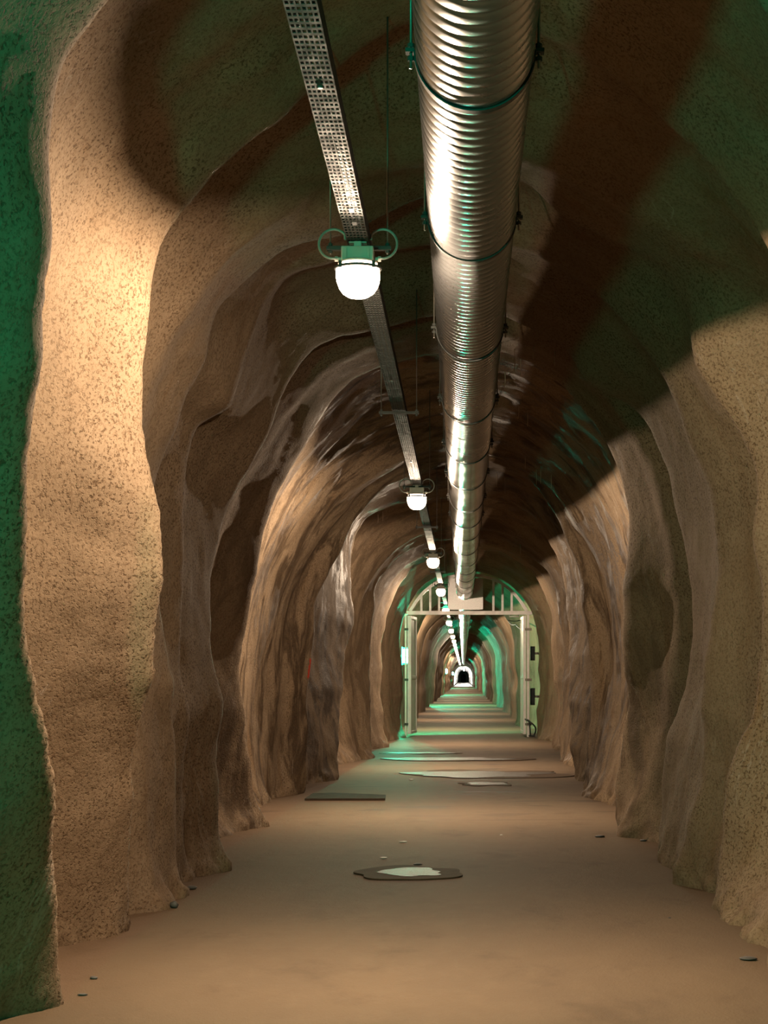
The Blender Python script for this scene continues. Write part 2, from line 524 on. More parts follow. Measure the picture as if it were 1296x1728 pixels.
while yy < 203:
    ridge_plain(yy, rng.uniform(0.85, 0.93), rng.uniform(0.935, 1.0), rng.uniform(0.88, 0.95),
                (rng.uniform(.3, .48), rng.uniform(.2, .34), rng.uniform(.28, .45)), 0.05)
    yy += rng.uniform(5.5, 9.5)
ridge_plain(206.0, 0.86, 0.90, 0.83, (0.1, 0.1, 0.1), 0.02)

RY = np.array([r[0] for r in RIDGES])
for i in range(1, len(RY)):
    RY[i] = np.maximum(RY[i], RY[i - 1] + 0.40)
RR = np.array([r[1] for r in RIDGES])
REC = np.array([np.interp(TH, [-38, 20, 70, 90, 110, 160, 218],
                          [r[2][2], r[2][2], r[2][1], r[2][1], r[2][1], r[2][0], r[2][0]]) for r in RIDGES])
YS = np.concatenate([np.arange(-9, 3.6, 0.15), np.arange(3.6, 24, 0.045), np.arange(24, 48, 0.08), np.arange(48, 108, 0.25),
                     np.arange(108, 246.6, 0.5), [246.8]])
REC_GAIN = 1.6
RAD = np.zeros((len(YS), NT_COL))
fineY = np.arange(-9.3, 247.1, 0.03)
kk = 5
kw = np.exp(-0.5 * (np.arange(-3 * kk, 3 * kk + 1) / 2.0) ** 2); kw /= kw.sum()
for j in range(NT_COL):
    i = np.clip(np.searchsorted(RY[:, j], fineY, side='right') - 1, 0, len(RY) - 2)
    t = np.clip((fineY - RY[i, j]) / (RY[i + 1, j] - RY[i, j]), 0, 1)
    e = t * t * (3 - 2 * t)
    e = 0.5 * e + 0.5 * t
    bmp = np.sin(np.pi * t ** 0.58) ** 0.9
    d = RR[i, j] * (1 - e) + RR[i + 1, j] * e + REC_GAIN * REC[i, j] * np.clip(bmp, 0, 1)
    d = np.convolve(np.pad(d, 3 * kk, mode='edge'), kw, mode='valid')
    RAD[:, j] = np.interp(YS, fineY, d)
# softer in the round direction, then natural unevenness
c, s = np.cos(np.radians(TH)), np.sin(np.radians(TH))


def wobble(Y, x, z):
    p = Vector((x, Y, z))
    a = noise.noise(p * 1.15) * (0.045 if Y < 60 else 0.03) + noise.noise(p * 2.9 + Vector((7, 3, 1))) * 0.022
    if 35.6 < Y < 38.2: a *= 0.3      # smoothed so the wall blocks green spill at the gate
    if Y < 40:
        a += noise.noise(p * 8.0) * 0.008
        if Y < 16: a += noise.noise(p * 21.0) * 0.0035
    return a


for i, Y in enumerate(YS):
    for j in range(NT_COL):
        r = RAD[i, j]
        z = r * s[j] + CAM_H
        RAD[i, j] = r + wobble(Y, r * c[j], r * s[j])
        if z < 0.3 and Y < 48:      # sprayed rubble piled against the foot of the wall
            u = 1 - max(z, 0.0) / 0.3
            RAD[i, j] -= u * u * (0.03 + 0.08 * noise.noise(Vector((r * c[j] * 0.3, Y * 3.1, 9))) + 0.05 * noise.noise(Vector((r * c[j], Y * 9.0, z * 9))))


def rad_at(Y, th):
    """bore radius at distance Y and angle th (degrees)"""
    i = np.clip(np.searchsorted(YS, Y), 1, len(YS) - 1)
    f = (Y - YS[i - 1]) / (YS[i] - YS[i - 1])
    row = RAD[i - 1] * (1 - f) + RAD[i] * f
    return float(np.interp(th, TH[::-1], row[::-1]))


def ceil_z(x, Y):
    """height of the rock above the point (x, Y), in world z"""
    z = 2.2
    for _ in range(12):
        th = math.degrees(math.atan2(z, x))
        r = rad_at(Y, th)
        z = math.sqrt(max(r * r - x * x, 0.01))
    return z + CAM_H


def wall_x(Y, z, side):
    """x of the wall surface at world height z"""
    x = 1.4 * side
    zz = z - CAM_H
    for _ in range(12):
        th = math.degrees(math.atan2(zz, x))
        if th < -90: th += 360
        r = rad_at(Y, th)
        x = side * math.sqrt(max(r * r - zz * zz, 0.01))
    return x


CO = np.zeros((len(YS), NT_COL, 3))
CO[:, :, 0] = RAD * c
CO[:, :, 1] = YS[:, None]
CO[:, :, 2] = RAD * s + CAM_H
dY = np.gradient(CO, axis=0)
dT = np.gradient(CO, axis=1)
NR = np.cross(dT, dY)
NR /= np.linalg.norm(NR, axis=2, keepdims=True) + 1e-9
inward = -(CO[:, :, 0] * NR[:, :, 0] + (CO[:, :, 2] - CAM_H) * NR[:, :, 2])
NR *= np.where(inward < 0, -1.0, 1.0)[:, :, None]
jl = int(np.argmin(np.abs(TH - 130)))
jr = int(np.argmin(np.abs(TH - 50)))
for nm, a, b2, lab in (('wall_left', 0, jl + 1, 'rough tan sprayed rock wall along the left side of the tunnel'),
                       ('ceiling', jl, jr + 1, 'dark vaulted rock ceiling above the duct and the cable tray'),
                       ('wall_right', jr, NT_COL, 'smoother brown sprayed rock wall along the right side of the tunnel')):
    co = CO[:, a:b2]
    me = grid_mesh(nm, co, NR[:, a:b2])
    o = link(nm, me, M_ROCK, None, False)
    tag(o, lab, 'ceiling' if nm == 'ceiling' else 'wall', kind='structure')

# floor
fx = np.linspace(-2.3, 2.3, 47)
fy = np.concatenate([np.arange(-9, 38, 0.13), np.arange(38, 247, 1.0), [247.0]])
FC = np.zeros((len(fy), len(fx), 3))
for i, y in enumerate(fy):
    for j, x in enumerate(fx):
        FC[i, j] = (x, y, noise.noise(Vector((x * 0.9, y * 0.5, 3))) * 0.006)
me = grid_mesh('floor', FC[:, ::-1])
tag(link('floor', me, M_FLOOR), 'flat dusty tan concrete tunnel floor with damp stains', 'floor', kind='structure')


def px_floor(x, y):
    Y = CAM_H * F / (y - VY)
    return ((x - VX) * Y / F, Y)


# ------------------------------------------------------------------ ventilation duct
DX, DZ, DR = 0.033, CAM_H + 1.80, 0.170
HOOPS = [2.6, 4.26, 5.8, 7.63, 9.52, 11.3, 12.9, 14.66, 16.2, 17.7, 19.8, 21.9, 23.6, 25.4, 27.2, 29.0]
yy = 33.0
while yy < 120:
    HOOPS.append(yy); yy += 3.6
HOOPS = [h * K for h in HOOPS]
duct = empty('ventilation_duct', (0, 0, 0), 'long round silvery spiral ventilation duct hanging under the ceiling', 'duct')


def duct_part(y0, y1, ribbed):
    seg = 64 if y0 < 24 else 32
    ph = np.linspace(0, 2 * np.pi, seg + 1)
    if ribbed:
        ys = np.arange(y0, y1 + 1e-6, 0.0058)
        pitch = 0.066 * K
    else:
        ys = np.linspace(y0, y1, max(3, int((y1 - y0) / (0.15 if y0 < 30 else 2.0))))
        pitch = 0.132
    Yg, Pg = np.meshgrid(ys, ph, indexing='ij')
    u = Yg / pitch + Pg / (2 * np.pi)
    if ribbed:
        rr = DR - 0.0040 + 0.0046 * np.abs(np.sin(np.pi * u)) ** 0.55
    else:
        rr = np.full_like(Yg, DR)
        rr += 0.0012 * np.sin(Yg * 9.0 + Pg * 2)
    sag = 0.0
    co = np.stack([DX + rr * np.cos(Pg), Yg, DZ + sag + rr * np.sin(Pg)], -1)
    me = grid_mesh('duct_section', co)
    return link('duct_section', me, M_DUCT if ribbed else M_DUCT_SMOOTH, duct, False)


edges = [-1.0] + HOOPS + [230.0]
for a, b2 in zip(edges[:-1], edges[1:]):
    duct_part(a, b2, a < 11.2 * K)


def make_hanger(Y, k, detail):
    nth = ['first', 'second', 'third', 'fourth', 'fifth', 'sixth', 'seventh', 'eighth', 'ninth', 'tenth', 'eleventh',
           'twelfth', 'thirteenth', 'fourteenth', 'fifteenth']
    if Y < GY:
        lab = f'{nth[k]} dark steel hanger band under the silvery duct, counted from the camera'
        if k == 0:
            lab = 'dark steel hanger band on the nearest teal lit part of the silvery duct'
        grp = 'hanger bands along the duct'
    else:
        lab, grp = 'small dark hanger band on the duct beyond the gate', 'hanger bands beyond the gate'
    t = empty('duct_hanger', (DX, Y, DZ), lab, 'hanger', grp)
    bm = bmesh.new()
    seg = 36 if detail else 16
    ri, ro, hw = DR + 0.0015, DR + 0.006, 0.016
    rows = []
    for q in range(seg + 1):
        a = math.pi + math.pi * q / seg
        rows.append([bm.verts.new((r_ * math.cos(a), w_, r_ * math.sin(a))) for (r_, w_) in
                     ((ri, -hw), (ro, -hw), (ro, hw), (ri, hw))])
    for q in range(seg):
        for w in range(4):
            bm.faces.new((rows[q][w], rows[q][(w + 1) % 4], rows[q + 1][(w + 1) % 4], rows[q + 1][w]))
    bm.faces.new(rows[0]); bm.faces.new(rows[-1])
    from_bm('band', bm, M_BAND, t, auto=40)
    for sd in (-1, 1):
        xo = sd * (DR + 0.014)
        top = ceil_z(DX + xo, Y) - DZ + 0.01
        bm = bmesh.new()
        add_tube(bm, [(xo, 0, -0.05), (xo, 0, top)], 0.0048, 6)
        from_bm('rod', bm, M_ROD, t, smooth=True)
        if detail:
            bm = bmesh.new()
            add_box(bm, (sd * (DR + 0.0165), 0, 0.0), (0.026, 0.034, 0.012), 0.002)
            add_lathe(bm, [(0.010, -0.028), (0.010, -0.016)], 6, (xo, 0, 0))
            add_lathe(bm, [(0.010, 0.010), (0.010, 0.022)], 6, (xo, 0, 0))
            from_bm('clamp', bm, M_TRAY, t)


for k, Y in enumerate(HOOPS):
    if Y < 3.5: continue
    if Y > 130: break
    make_hanger(Y, k - 1, Y < 21)

# ------------------------------------------------------------------ perforated cable tray
TX, TZ, TW, TH_SIDE = -0.42, CAM_H + 1.735, 0.084, 0.058
tray = empty('cable_tray', (0, 0, 0), 'narrow perforated galvanised cable tray hanging above the row of lamps', 'cable tray')
LAMPS = [5.9, 13.35, 20.5, 27.6, 35.4, 43.3]
while LAMPS[-1] < 184: LAMPS.append(LAMPS[-1] + 7.45)
LAMPS = [y * K for y in LAMPS]


def tray_base(y0, y1):
    px, py = 0.0138, 0.034 * K
    n = int(round((y1 - y0) / py)); ncol = 6
    V, Fc = [], []
    x0 = TX - TW / 2
    cw = TW / ncol
    for i in range(n):
        ya = y0 + i * py
        for k in range(ncol):
            xa = x0 + k * cw
            b0 = len(V)
            sh = 0.5 * py * 0.0
            hx, hy = (0.0046, 0.0095 * K) if k not in () else (0, 0)
            cx, cy = xa + cw / 2, ya + py / 2 + sh
            V += [(xa, ya, TZ), (xa + cw, ya, TZ), (xa + cw, ya + py, TZ), (xa, ya + py, TZ)]
            V += [(cx - hx, cy - hy, TZ), (cx + hx, cy - hy, TZ), (cx + hx, cy + hy, TZ), (cx - hx, cy + hy, TZ)]
            for q in range(4):
                Fc.append((b0 + q, b0 + 4 + q, b0 + 4 + (q + 1) % 4, b0 + (q + 1) % 4))
    me = bpy.data.meshes.new('perforated_base')
    me.from_pydata(V, [], Fc)
    me.update()
    o = link('perforated_base', me, M_TRAY, tray, False)
    md = o.modifiers.new('thickness', 'SOLIDIFY'); md.thickness = 0.0015; md.offset = 0
    return y0 + n * py


yb = -1.0
while yb < 17.5:
    yb = tray_base(yb, yb + 3.06 * K)
bm = bmesh.new()
add_box(bm, (TX, (yb + 230) / 2, TZ), (TW, 230 - yb, 0.002))
from_bm('base_sheet', bm, M_TRAY, tray)
for sd in (-1, 1):
    bm = bmesh.new()
    add_box(bm, (TX + sd * (TW / 2 + 0.001), 114.5, TZ + TH_SIDE / 2), (0.002, 231, TH_SIDE))
    add_box(bm, (TX + sd * (TW / 2 - 0.005), 114.5, TZ + TH_SIDE), (0.012, 231, 0.002))
    from_bm('side_flange', bm, M_TRAY, tray)
# two knock-out boxes above the slots just before the first lamp, a joint plate and screws
for yk in (5.50 * K, 5.66 * K):
    bm = bmesh.new()
    add_box(bm, (TX + 0.004, yk, TZ - 0.0012), (0.018, 0.05, 0.002), 0.0005)
    from_bm('knockout', bm, M_BLACK, tray)
for yk in (4.35 * K, 8.65 * K, 11.9 * K):
    bm = bmesh.new()
    add_lathe(bm, [(0.008, -0.006), (0.009, -0.002), (0.009, 0.0)], 8, (TX, yk, TZ))
    from_bm('screw', bm, M_ROD, tray)
# a bundle of cables lying in the tray
bm = bmesh.new()
for q, (dx, r_) in enumerate(((-0.02, 0.009), (0.004, 0.007), (0.024, 0.008))):
    add_tube(bm, [(TX + dx + 0.004 * math.sin(y * 1.3 + q), y, TZ + 0.004 + r_) for y in np.arange(-1, 60, 0.6)], r_, 6)
o = from_bm('tray_cables', bm, M_BLACK, None, smooth=True)
tag(o, 'dark cables lying inside the perforated cable tray', 'cable', kind='stuff')


def make_bracket(Y, lab):
    t = empty('tray_bracket', (TX, Y, TZ), lab, 'bracket', 'hanging brackets of the cable tray')
    hw = 0.115
    bm = bmesh.new()
    add_box(bm, (0, 0, -0.011), (2 * hw + 0.03, 0.026, 0.016), 0.002)
    from_bm('crossbar', bm, M_TRAY, t)
    for sd in (-1, 1):
        top = ceil_z(TX + sd * hw, Y) - TZ + 0.01
        bm = bmesh.new()
        add_tube(bm, [(sd * hw, 0, -0.035), (sd * hw, 0, top)], 0.004, 6)
        from_bm('rod', bm, M_ROD, t, smooth=True)
        bm = bmesh.new()
        add_lathe(bm, [(0.009, -0.030), (0.009, -0.020)], 6, (sd * hw, 0, 0))
        add_lathe(bm, [(0.009, -0.001), (0.009, 0.009)], 6, (sd * hw, 0, 0))
        from_bm('nut', bm, M_TRAY, t)


make_bracket(2.0 * K, 'tray hanger bracket nearest the camera, on the green lit end of the tray')
make_bracket(5.955 * K, 'two-rod hanger bracket holding the tray right above the nearest lamp')
make_bracket(9.65 * K, 'two-rod hanger bracket holding the tray between the first and second lamps')
make_bracket(13.40 * K, 'two-rod hanger bracket holding the tray right above the second lamp')
make_bracket(17.0 * K, 'two-rod hanger bracket holding the tray between the second and third lamps')
make_bracket(20.55 * K, 'two-rod hanger bracket holding the tray right above the third lamp')
make_bracket(24.2 * K, 'two-rod hanger bracket holding the tray between the third and fourth lamps')
make_bracket(27.65 * K, 'two-rod hanger bracket holding the tray right above the fourth lamp')


# ------------------------------------------------------------------ warm bulkhead lamps
def lamp_meshes():
    out = {}
    bm = bmesh.new(); add_box(bm, (0, 0, -0.013), (0.030, 0.05, 0.026), 0.003); add_box(bm, (0, 0, -0.0035), (0.07, 0.04, 0.005), 0.001)
    out['mount_bracket'] = (bm, M_GEAR, None)
    bm = bmesh.new(); add_box(bm, (0, 0, -0.052), (0.128, 0.10, 0.056), 0.006)
    for sx in (-1, 1): add_box(bm, (sx * 0.045, -0.052, -0.052), (0.008, 0.006, 0.04), 0.001)
    out['gear_box'] = (bm, M_GEAR, None)
    bm = bmesh.new()
    add_lathe(bm, [(0.066, -0.074), (0.079, -0.080), (0.079, -0.086), (0.062, -0.088)], 24)
    out['canopy'] = (bm, M_GEAR, 35)
    bm = bmesh.new()
    add_lathe(bm, [(0.0875, -0.099), (0.0955, -0.101), (0.0955, -0.108), (0.0900, -0.110)], 24, cap=False)
    out['clamp_ring'] = (bm, M_TRAY, 35)
    bm = bmesh.new()
    add_lathe(bm, [(0.020, -0.131), (0.0855, -0.134), (0.0868, -0.139), (0.020, -0.137)], 24)
    out['cutoff_disc'] = (bm, M_GATE, 35)  # added opaque disc inside the glass, cuts off light going up
    bm = bmesh.new()
    add_lathe(bm, [(0.074, -0.087), (0.080, -0.098), (0.0885, -0.106), (0.0895, -0.142), (0.0865, -0.160), (0.078, -0.182), (0.062, -0.204), (0.040, -0.218), (0.012, -0.222)], 12, (0, 0, 0), math.pi / 12)
    out['glass_bowl'] = (bm, M_LAMP, None)
    for q, a in enumerate((0.25, 0.75, 1.25, 1.75)):
        bm = bmesh.new()
        add_box(bm, (0.093 * math.cos(a * math.pi), 0.093 * math.sin(a * math.pi), -0.100), (0.013, 0.013, 0.026), 0.002)
        out['clip' + '.' * q] = (bm, M_TRAY, None)
    for sd in (-1, 1):
        bm = bmesh.new()
        add_lathe(bm, [(0.008, 0), (0.008, 0.018), (0.011, 0.018), (0.011, 0.03)], 8)
        for v in bm.verts: v.co = Vector((sd * (v.co.z + 0.062), v.co.x, v.co.y - 0.066))
        out['cable_gland' + ('' if sd < 0 else '.')] = (bm, M_GEAR, 30)
        bm = bmesh.new()
        pts = []
        for q in range(19):
            a = math.radians(-95 + 235 * q / 18)
            pts.append((sd * (0.098 + 0.058 * math.cos(a)), 0.02 * math.sin(a), -0.006 + 0.063 * math.sin(a)))
        pts = [(sd * 0.082, 0, -0.066)] + pts + [(sd * 0.051, 0.006, 0.012)]
        add_tube(bm, pts, 0.0052, 8)
        out['cable_loop' + ('' if sd < 0 else '.')] = (bm, M_CABLE, 60)
    return out


LM = []
for nm, (bm, mat, auto) in lamp_meshes().items():
    bmesh.ops.recalc_face_normals(bm, faces=bm.faces)
    me = bpy.data.meshes.new(nm.strip('.'))
    bm.to_mesh(me); bm.free()
    me.materials.append(mat)
    if auto:
        me.polygons.foreach_set('use_smooth', [True] * len(me.polygons))
        me.set_sharp_from_angle(angle=math.radians(auto))
    LM.append((nm.strip('.'), me))
DOWN = bpy.data.lights.new('lamp_light', 'AREA')
DOWN.shape = 'DISK'; DOWN.size = 0.05; DOWN.energy = LAMP_DOWN; DOWN.color = LAMP_COL; DOWN.spread = math.radians(115)
AROUND = bpy.data.lights.new('lamp_glow', 'POINT')
AROUND.shadow_soft_size = 0.022; AROUND.energy = LAMP_AROUND; AROUND.color = LAMP_COL
NTH = ['nearest and largest', 'second', 'third', 'fourth', 'fifth', 'sixth', 'seventh', 'eighth']
for k, Y in enumerate(LAMPS):
    if k == 0: lab = 'nearest and largest glowing bulkhead lamp under the cable tray'
    elif k < 4: lab = f'glowing bulkhead lamp under the tray, {NTH[k]} in line, before the gate'
    elif k == 4: lab = 'first glowing lamp beyond the gate, just under the lintel'
    elif k < 8: lab = f'small glowing lamp beyond the gate, {NTH[k]} in line from the camera'
    else: lab = 'one of the tiny far lamps merging into a white line deep in the tunnel'
    t = empty('bulkhead_lamp', (TX, Y, TZ - 0.003), lab, 'lamp', 'warm lamps along the cable tray' if k < 8 else 'far lamps merging into a line')
    for nm, me in LM:
        if k >= 8 and nm not in ('gear_box', 'canopy', 'glass_bowl', 'cutoff_disc'): continue
        o = bpy.data.objects.new(nm, me)
        C.objects.link(o); o.parent = t
    o = bpy.data.objects.new('lamp_glow', AROUND)
    C.objects.link(o); o.parent = t
    o.location = (0, 0, -0.159)
    o = bpy.data.objects.new('lamp_light', DOWN)
    C.objects.link(o); o.parent = t
    o.location = (0, 0, -0.19)


# ------------------------------------------------------------------ green emergency lamps on the left wall
def green_lamp(x, Y, z, lab, group=None, glass=None):
    t = empty('green_lamp', (x, Y, z), lab, 'lamp', group)
    bm = bmesh.new()
    add_lathe(bm, [(0.030, -0.15), (0.046, -0.14), (0.05, -0.10), (0.05, 0.10), (0.046, 0.14), (0.030, 0.15)], 14)
    from_bm('lamp_glass', bm, glass or M_GREEN, t, auto=40)
    for sd in (-1, 1):
        bm = bmesh.new()
        add_lathe(bm, [(0.036, 0.145), (0.044, 0.152), (0.044, 0.182), (0.03, 0.19)], 14)
        for v in bm.verts: v.co.z *= sd
        from_bm('end_cap', bm, M_GEAR, t, auto=40)
    wx = wall_x(Y, z, -1)
    bm = bmesh.new()
    add_box(bm, (-0.072, 0, 0), (0.02, 0.05, 0.40), 0.004)
    for sd in (-1, 1): add_box(bm, (-0.045, 0, sd * 0.175), (0.06, 0.03, 0.02), 0.002)
    from_bm('back_plate', bm, M_GEAR, t)
    L = (x - 0.08) - wx + 0.02
    bm = bmesh.new()
    add_box(bm, (-0.08 - L / 2, 0, -0.0), (max(L, 0.03), 0.025, 0.05), 0.003)
    from_bm('wall_arm', bm, M_GEAR, t)
    return t


green_lamp(-1.28, 0.9, 1.71, 'green tube lamp on the left wall behind the camera lighting the near rock', 'green wall lamps', M_GREEN_NEAR)
green_lamp(-1.248, 31.85 * K, CAM_H + 0.46, 'bright green tube lamp at the left jamb of the gate', 'green wall lamps')
green_lamp(-1.60, 66.0 * K, CAM_H + 0.45, 'green tube lamp half hidden on the left wall beyond the gate', 'green wall lamps')
green_lamp(-1.22, 107.0 * K, CAM_H + 0.44, 'larger of the two small distant green lamps on the left wall', 'green wall lamps')
green_lamp(-1.22, 172.0 * K, CAM_H + 0.44, 'smaller and farther of the two distant green lamps', 'green wall lamps')

# ------------------------------------------------------------------ the gate


def gp(x, y, Y=GY):
    return ((x - VX) * Y / F, CAM_H + (VY - y) * Y / F)


gate = empty('tunnel_gate', (0, GY, 0), 'pale painted steel gate frame with barred arch and open leaves', 'gate')


def gbox(name, x0, x1, y0, y1, dpt=0.06, off=0.0, mat=M_GATE, parent=gate, bev=0.004):
    a = gp(x0, y0); b2 = gp(x1, y1)
    bm = bmesh.new()
    add_box(bm, ((a[0] + b2[0]) / 2, off, (a[1] + b2[1]) / 2), (abs(b2[0] - a[0]), dpt, abs(a[1] - b2[1])), bev)
    return from_bm(name, bm, mat, parent)


gbox('lintel', 686, 898, 1031.0, 1037.5, 0.09)
gbox('jamb', 683.2, 686.2, 1036, 1243.8, 0.07)
gbox('jamb', 889.2, 893.2, 1036, 1243.8, 0.07)
arch_px = [(692, 1031), (702, 1015), (714, 1000), (726, 990), (740, 980.5), (757, 974), (775, 970.5), (792, 970), (810, 971.5),
           (826, 975), (841, 981), (856, 991), (869, 1003), (880, 1017), (889, 1031)]


def arch_y(x):
    return float(np.interp(x, [p[0] for p in arch_px], [p[1] for p in arch_px]))


bm = bmesh.new()
rows = []
ax = np.linspace(692, 889, 41)
apts = [Vector((gp(x, arch_y(x))[0], 0, gp(x, arch_y(x))[1])) for x in ax]
for q, p in enumerate(apts):
    d = (apts[min(q + 1, 40)] - apts[max(q - 1, 0)]).normalized()
    nrm = Vector((-d.z, 0, d.x))
    rows.append([bm.verts.new(p + nrm * w + Vector((0, e, 0))) for w, e in ((-0.03, -0.035), (0.03, -0.035), (0.03, 0.035), (-0.03, 0.035))])
for q in range(40):
    for w in range(4):
        bm.faces.new((rows[q][w], rows[q][(w + 1) % 4], rows[q + 1][(w + 1) % 4], rows[q + 1][w]))
bm.faces.new(rows[0]); bm.faces.new(rows[-1])
from_bm('arch_frame', bm, M_GATE, gate, auto=40)
for x in (711, 726, 741, 832.6, 848, 863.5):
    gbox('bar', x - 1.9, x + 1.9, arch_y(x) + 1, 1031.5, 0.045)
# plate with the round hole the duct passes through
bm = bmesh.new()
hx0, hz1 = gp(756, 976); hx1, hz0 = gp(815, 1029)
nseg = 48
for dep in (-0.03, 0.03):
    pass
front, back = [], []
for yo, lst in ((-0.05, front), (0.05, back)):
    inn, out = [], []
    for q in range(nseg):
        a = 2 * math.pi * q / nseg
        ca, sa = math.cos(a), math.sin(a)
        inn.append(bm.verts.new((DX + (DR + 0.012) * ca, yo, DZ + (DR + 0.012) * sa)))
        tx = ((hx1 - DX) / ca) if ca > 1e-6 else (((hx0 - DX) / ca) if ca < -1e-6 else 1e9)
        tz = ((hz1 - DZ) / sa) if sa > 1e-6 else (((hz0 - DZ) / sa) if sa < -1e-6 else 1e9)
        tt = min(tx, tz)
        out.append(bm.verts.new((DX + tt * ca, yo, DZ + tt * sa)))
    lst += [inn, out]
for q in range(nseg):
    p = (q + 1) % nseg
    bm.faces.new((front[0][q], front[0][p], front[1][p], front[1][q]))
    bm.faces.new((back[0][q], back[0][p], back[1][p], back[1][q]))
    bm.faces.new((front[1][q], front[1][p], back[1][p], back[1][q]))
    bm.faces.new((front[0][q], front[0][p], back[0][p], back[0][q]))
tag(from_bm('duct_plate', bm, M_PLATE, gate), 'speckled grey plate around the duct')


def leaf(sx, hinge_x, ang, w, th):
    """an open gate leaf hung on the jamb, swung away from the camera"""
    o = empty('gate_leaf', (hinge_x, 0.05, 0))
    o.parent = gate
    o.rotation_euler = (0, 0, ang)
    bm = bmesh.new(); add_box(bm, (0, w / 2, 1.30), (th * 0.55, w - 0.10, 2.36), 0.003)
    from_bm('leaf_panel', bm, M_GATE, o)
    bm = bmesh.new()
    for yv in (0.03, w - 0.03): add_box(bm, (0, yv, 1.30), (th, 0.06, 2.48), 0.004)
    for zv in (0.09, 2.51, 1.25): add_box(bm, (0, w / 2, zv), (th * 0.98, w - 0.12, 0.06), 0.004)
    from_bm('leaf_frame', bm, M_GATE, o)
    return o


leaf(-1, gp(690.5, 1100)[0], math.radians(-5.0), 1.10, 0.075)
leaf(1, gp(885.6, 1100)[0], math.radians(1.5), 1.10, 0.055)
for yv in (1062, 1147, 1222):
    gbox('hinge', 682.0, 689, yv - 2, yv + 2, 0.05, -0.03, M_TRAY)
    gbox('hinge', 886, 897, yv - 2, yv + 2, 0.05, -0.03, M_ROD)

# bits by the gate
for zz, hh, lab in ((gp(0, 1102)[1], 0.30, 'upper small black box on the right wall behind the gate jamb'),
                    (gp(0, 1176)[1], 0.36, 'lower small black box on the right wall behind the gate jamb')):
    t = empty('junction_box', (1.47, GY + 0.6, zz), lab, 'box', 'black boxes by the gate')
    bm = bmesh.new(); add_box(bm, (0, 0, 0), (0.10, 0.12, hh), 0.01)
    from_bm('body', bm, M_BLACK, t)
    bm = bmesh.new(); add_box(bm, (0, -0.066, 0), (0.085, 0.014, hh - 0.03), 0.004)
    from_bm('lid', bm, M_BLACK, t)
    wx = wall_x(GY + 0.6, zz, 1)
    bm = bmesh.new(); add_box(bm, ((wx - 1.47) / 2 + 0.03, 0, 0), (max(wx - 1.47 - 0.04, 0.03), 0.04, 0.05), 0.003)
    from_bm('wall_bracket', bm, M_ROD, t)
bm = bmesh.new()
pts = []
for q in range(40):
    a = q / 39
    pts.append((1.36 + 0.10 * math.sin(a * 9.0) + 0.05 * a, GY - 0.3 + 0.12 * math.cos(a * 13.0), 0.02 + (0.36 * max(0, math.sin(a * math.pi * 1.0)) if a > 0.35 else 0.012 + 0.03 * a)))
add_tube(bm, pts, 0.016, 6)
tag(from_bm('floor_cable', bm, M_BLACK, None, smooth=True), 'tangled black cable on the floor at the right jamb of the gate', 'cable')
bm = bmesh.new()
cp = [(gp(886, 1061, 32.6 * K)[0], 32.6 * K, gp(886, 1061, 32.6 * K)[1]), (gp(870, 1054, 33.5 * K)[0], 33.5 * K, gp(870, 1054, 33.5 * K)[1]),
      (gp(857, 1047, 36.0 * K)[0], 36.0 * K, gp(857, 1047, 36.0 * K)[1])]
xa = wall_x(36.6 * K, cp[2][2], 1)
cp.append((xa, 36.6 * K, cp[2][2] + 0.1))
fine = []
for q in range(25):
    a = q / 24 * 3; i = min(int(a), 2); f_ = a - i
    v = Vector(cp[i]).lerp(Vector(cp[i + 1]), f_); v.z -= 0.05 * math.sin(math.pi * f_)
    fine.append(v)
add_tube(bm, fine, 0.011, 6)
tag(from_bm('hanging_cable', bm, M_BLACK, None, smooth=True), 'thin black cable sagging below the lintel behind the right jamb', 'cable')
t = empty('lintel_conduit', (gp(868, 1040)[0], GY + 0.15, gp(868, 1040)[1]), 'short pale tube fixed under the right end of the lintel', 'lamp')  # thin pale conduit, gives no light
bm = bmesh.new(); add_tube(bm, [(-0.10, 0, 0), (0.10, 0, 0)], 0.012, 8)
from_bm('tube', bm, M_GATE, t, smooth=True)
bm = bmesh.new()
for sx in (-0.09, 0.09): add_box(bm, (sx, 0, 0.022), (0.02, 0.02, 0.03), 0.002)
from_bm('clip', bm, M_ROD, t)


# ------------------------------------------------------------------ puddles, plate and stones on the floor
def blob(cx, cy, rx, ry, seed, z, n=72, wob=0.5, skew=0.0):
    bm = bmesh.new()
    vs = []
    for q in range(n):
        a = 2 * math.pi * q / n
        w = 1 + wob * noise.noise(Vector((math.cos(a) * 1.6 + seed, math.sin(a) * 1.6, seed * 0.7)))
        vs.append(bm.verts.new((cx + rx * w * math.cos(a) + skew * ry * math.sin(a), cy + ry * w * math.sin(a), z)))
    f = bm.faces.new(vs)
    r = bmesh.ops.extrude_face_region(bm, geom=[f])
    for v in [g for g in r['geom'] if isinstance(g, bmesh.types.BMVert)]: v.co.z -= 0.006
    return bm


def puddle(x0, x1, y, ny, seed, lab, rim=1.6):
    X0, Y = px_floor(x0, y); X1, _ = px_floor(x1, y)
    _, ya = px_floor(0, y + ny); _, yb_ = px_floor(0, y - ny)
    cx, rx, ry = (X0 + X1) / 2, (X1 - X0) / 2, (yb_ - ya) / 2
    t = empty('puddle', (0, 0, 0), lab, 'puddle', 'puddles on the floor')
    from_bm('damp_rim', blob(cx + 0.06 * rx, Y, rx * rim, ry * rim, seed + 5, 0.0085, wob=0.5), M_DAMP, t)
    from_bm('water', blob(cx, Y, rx, ry, seed, 0.0105), M_PUDDLE, t)


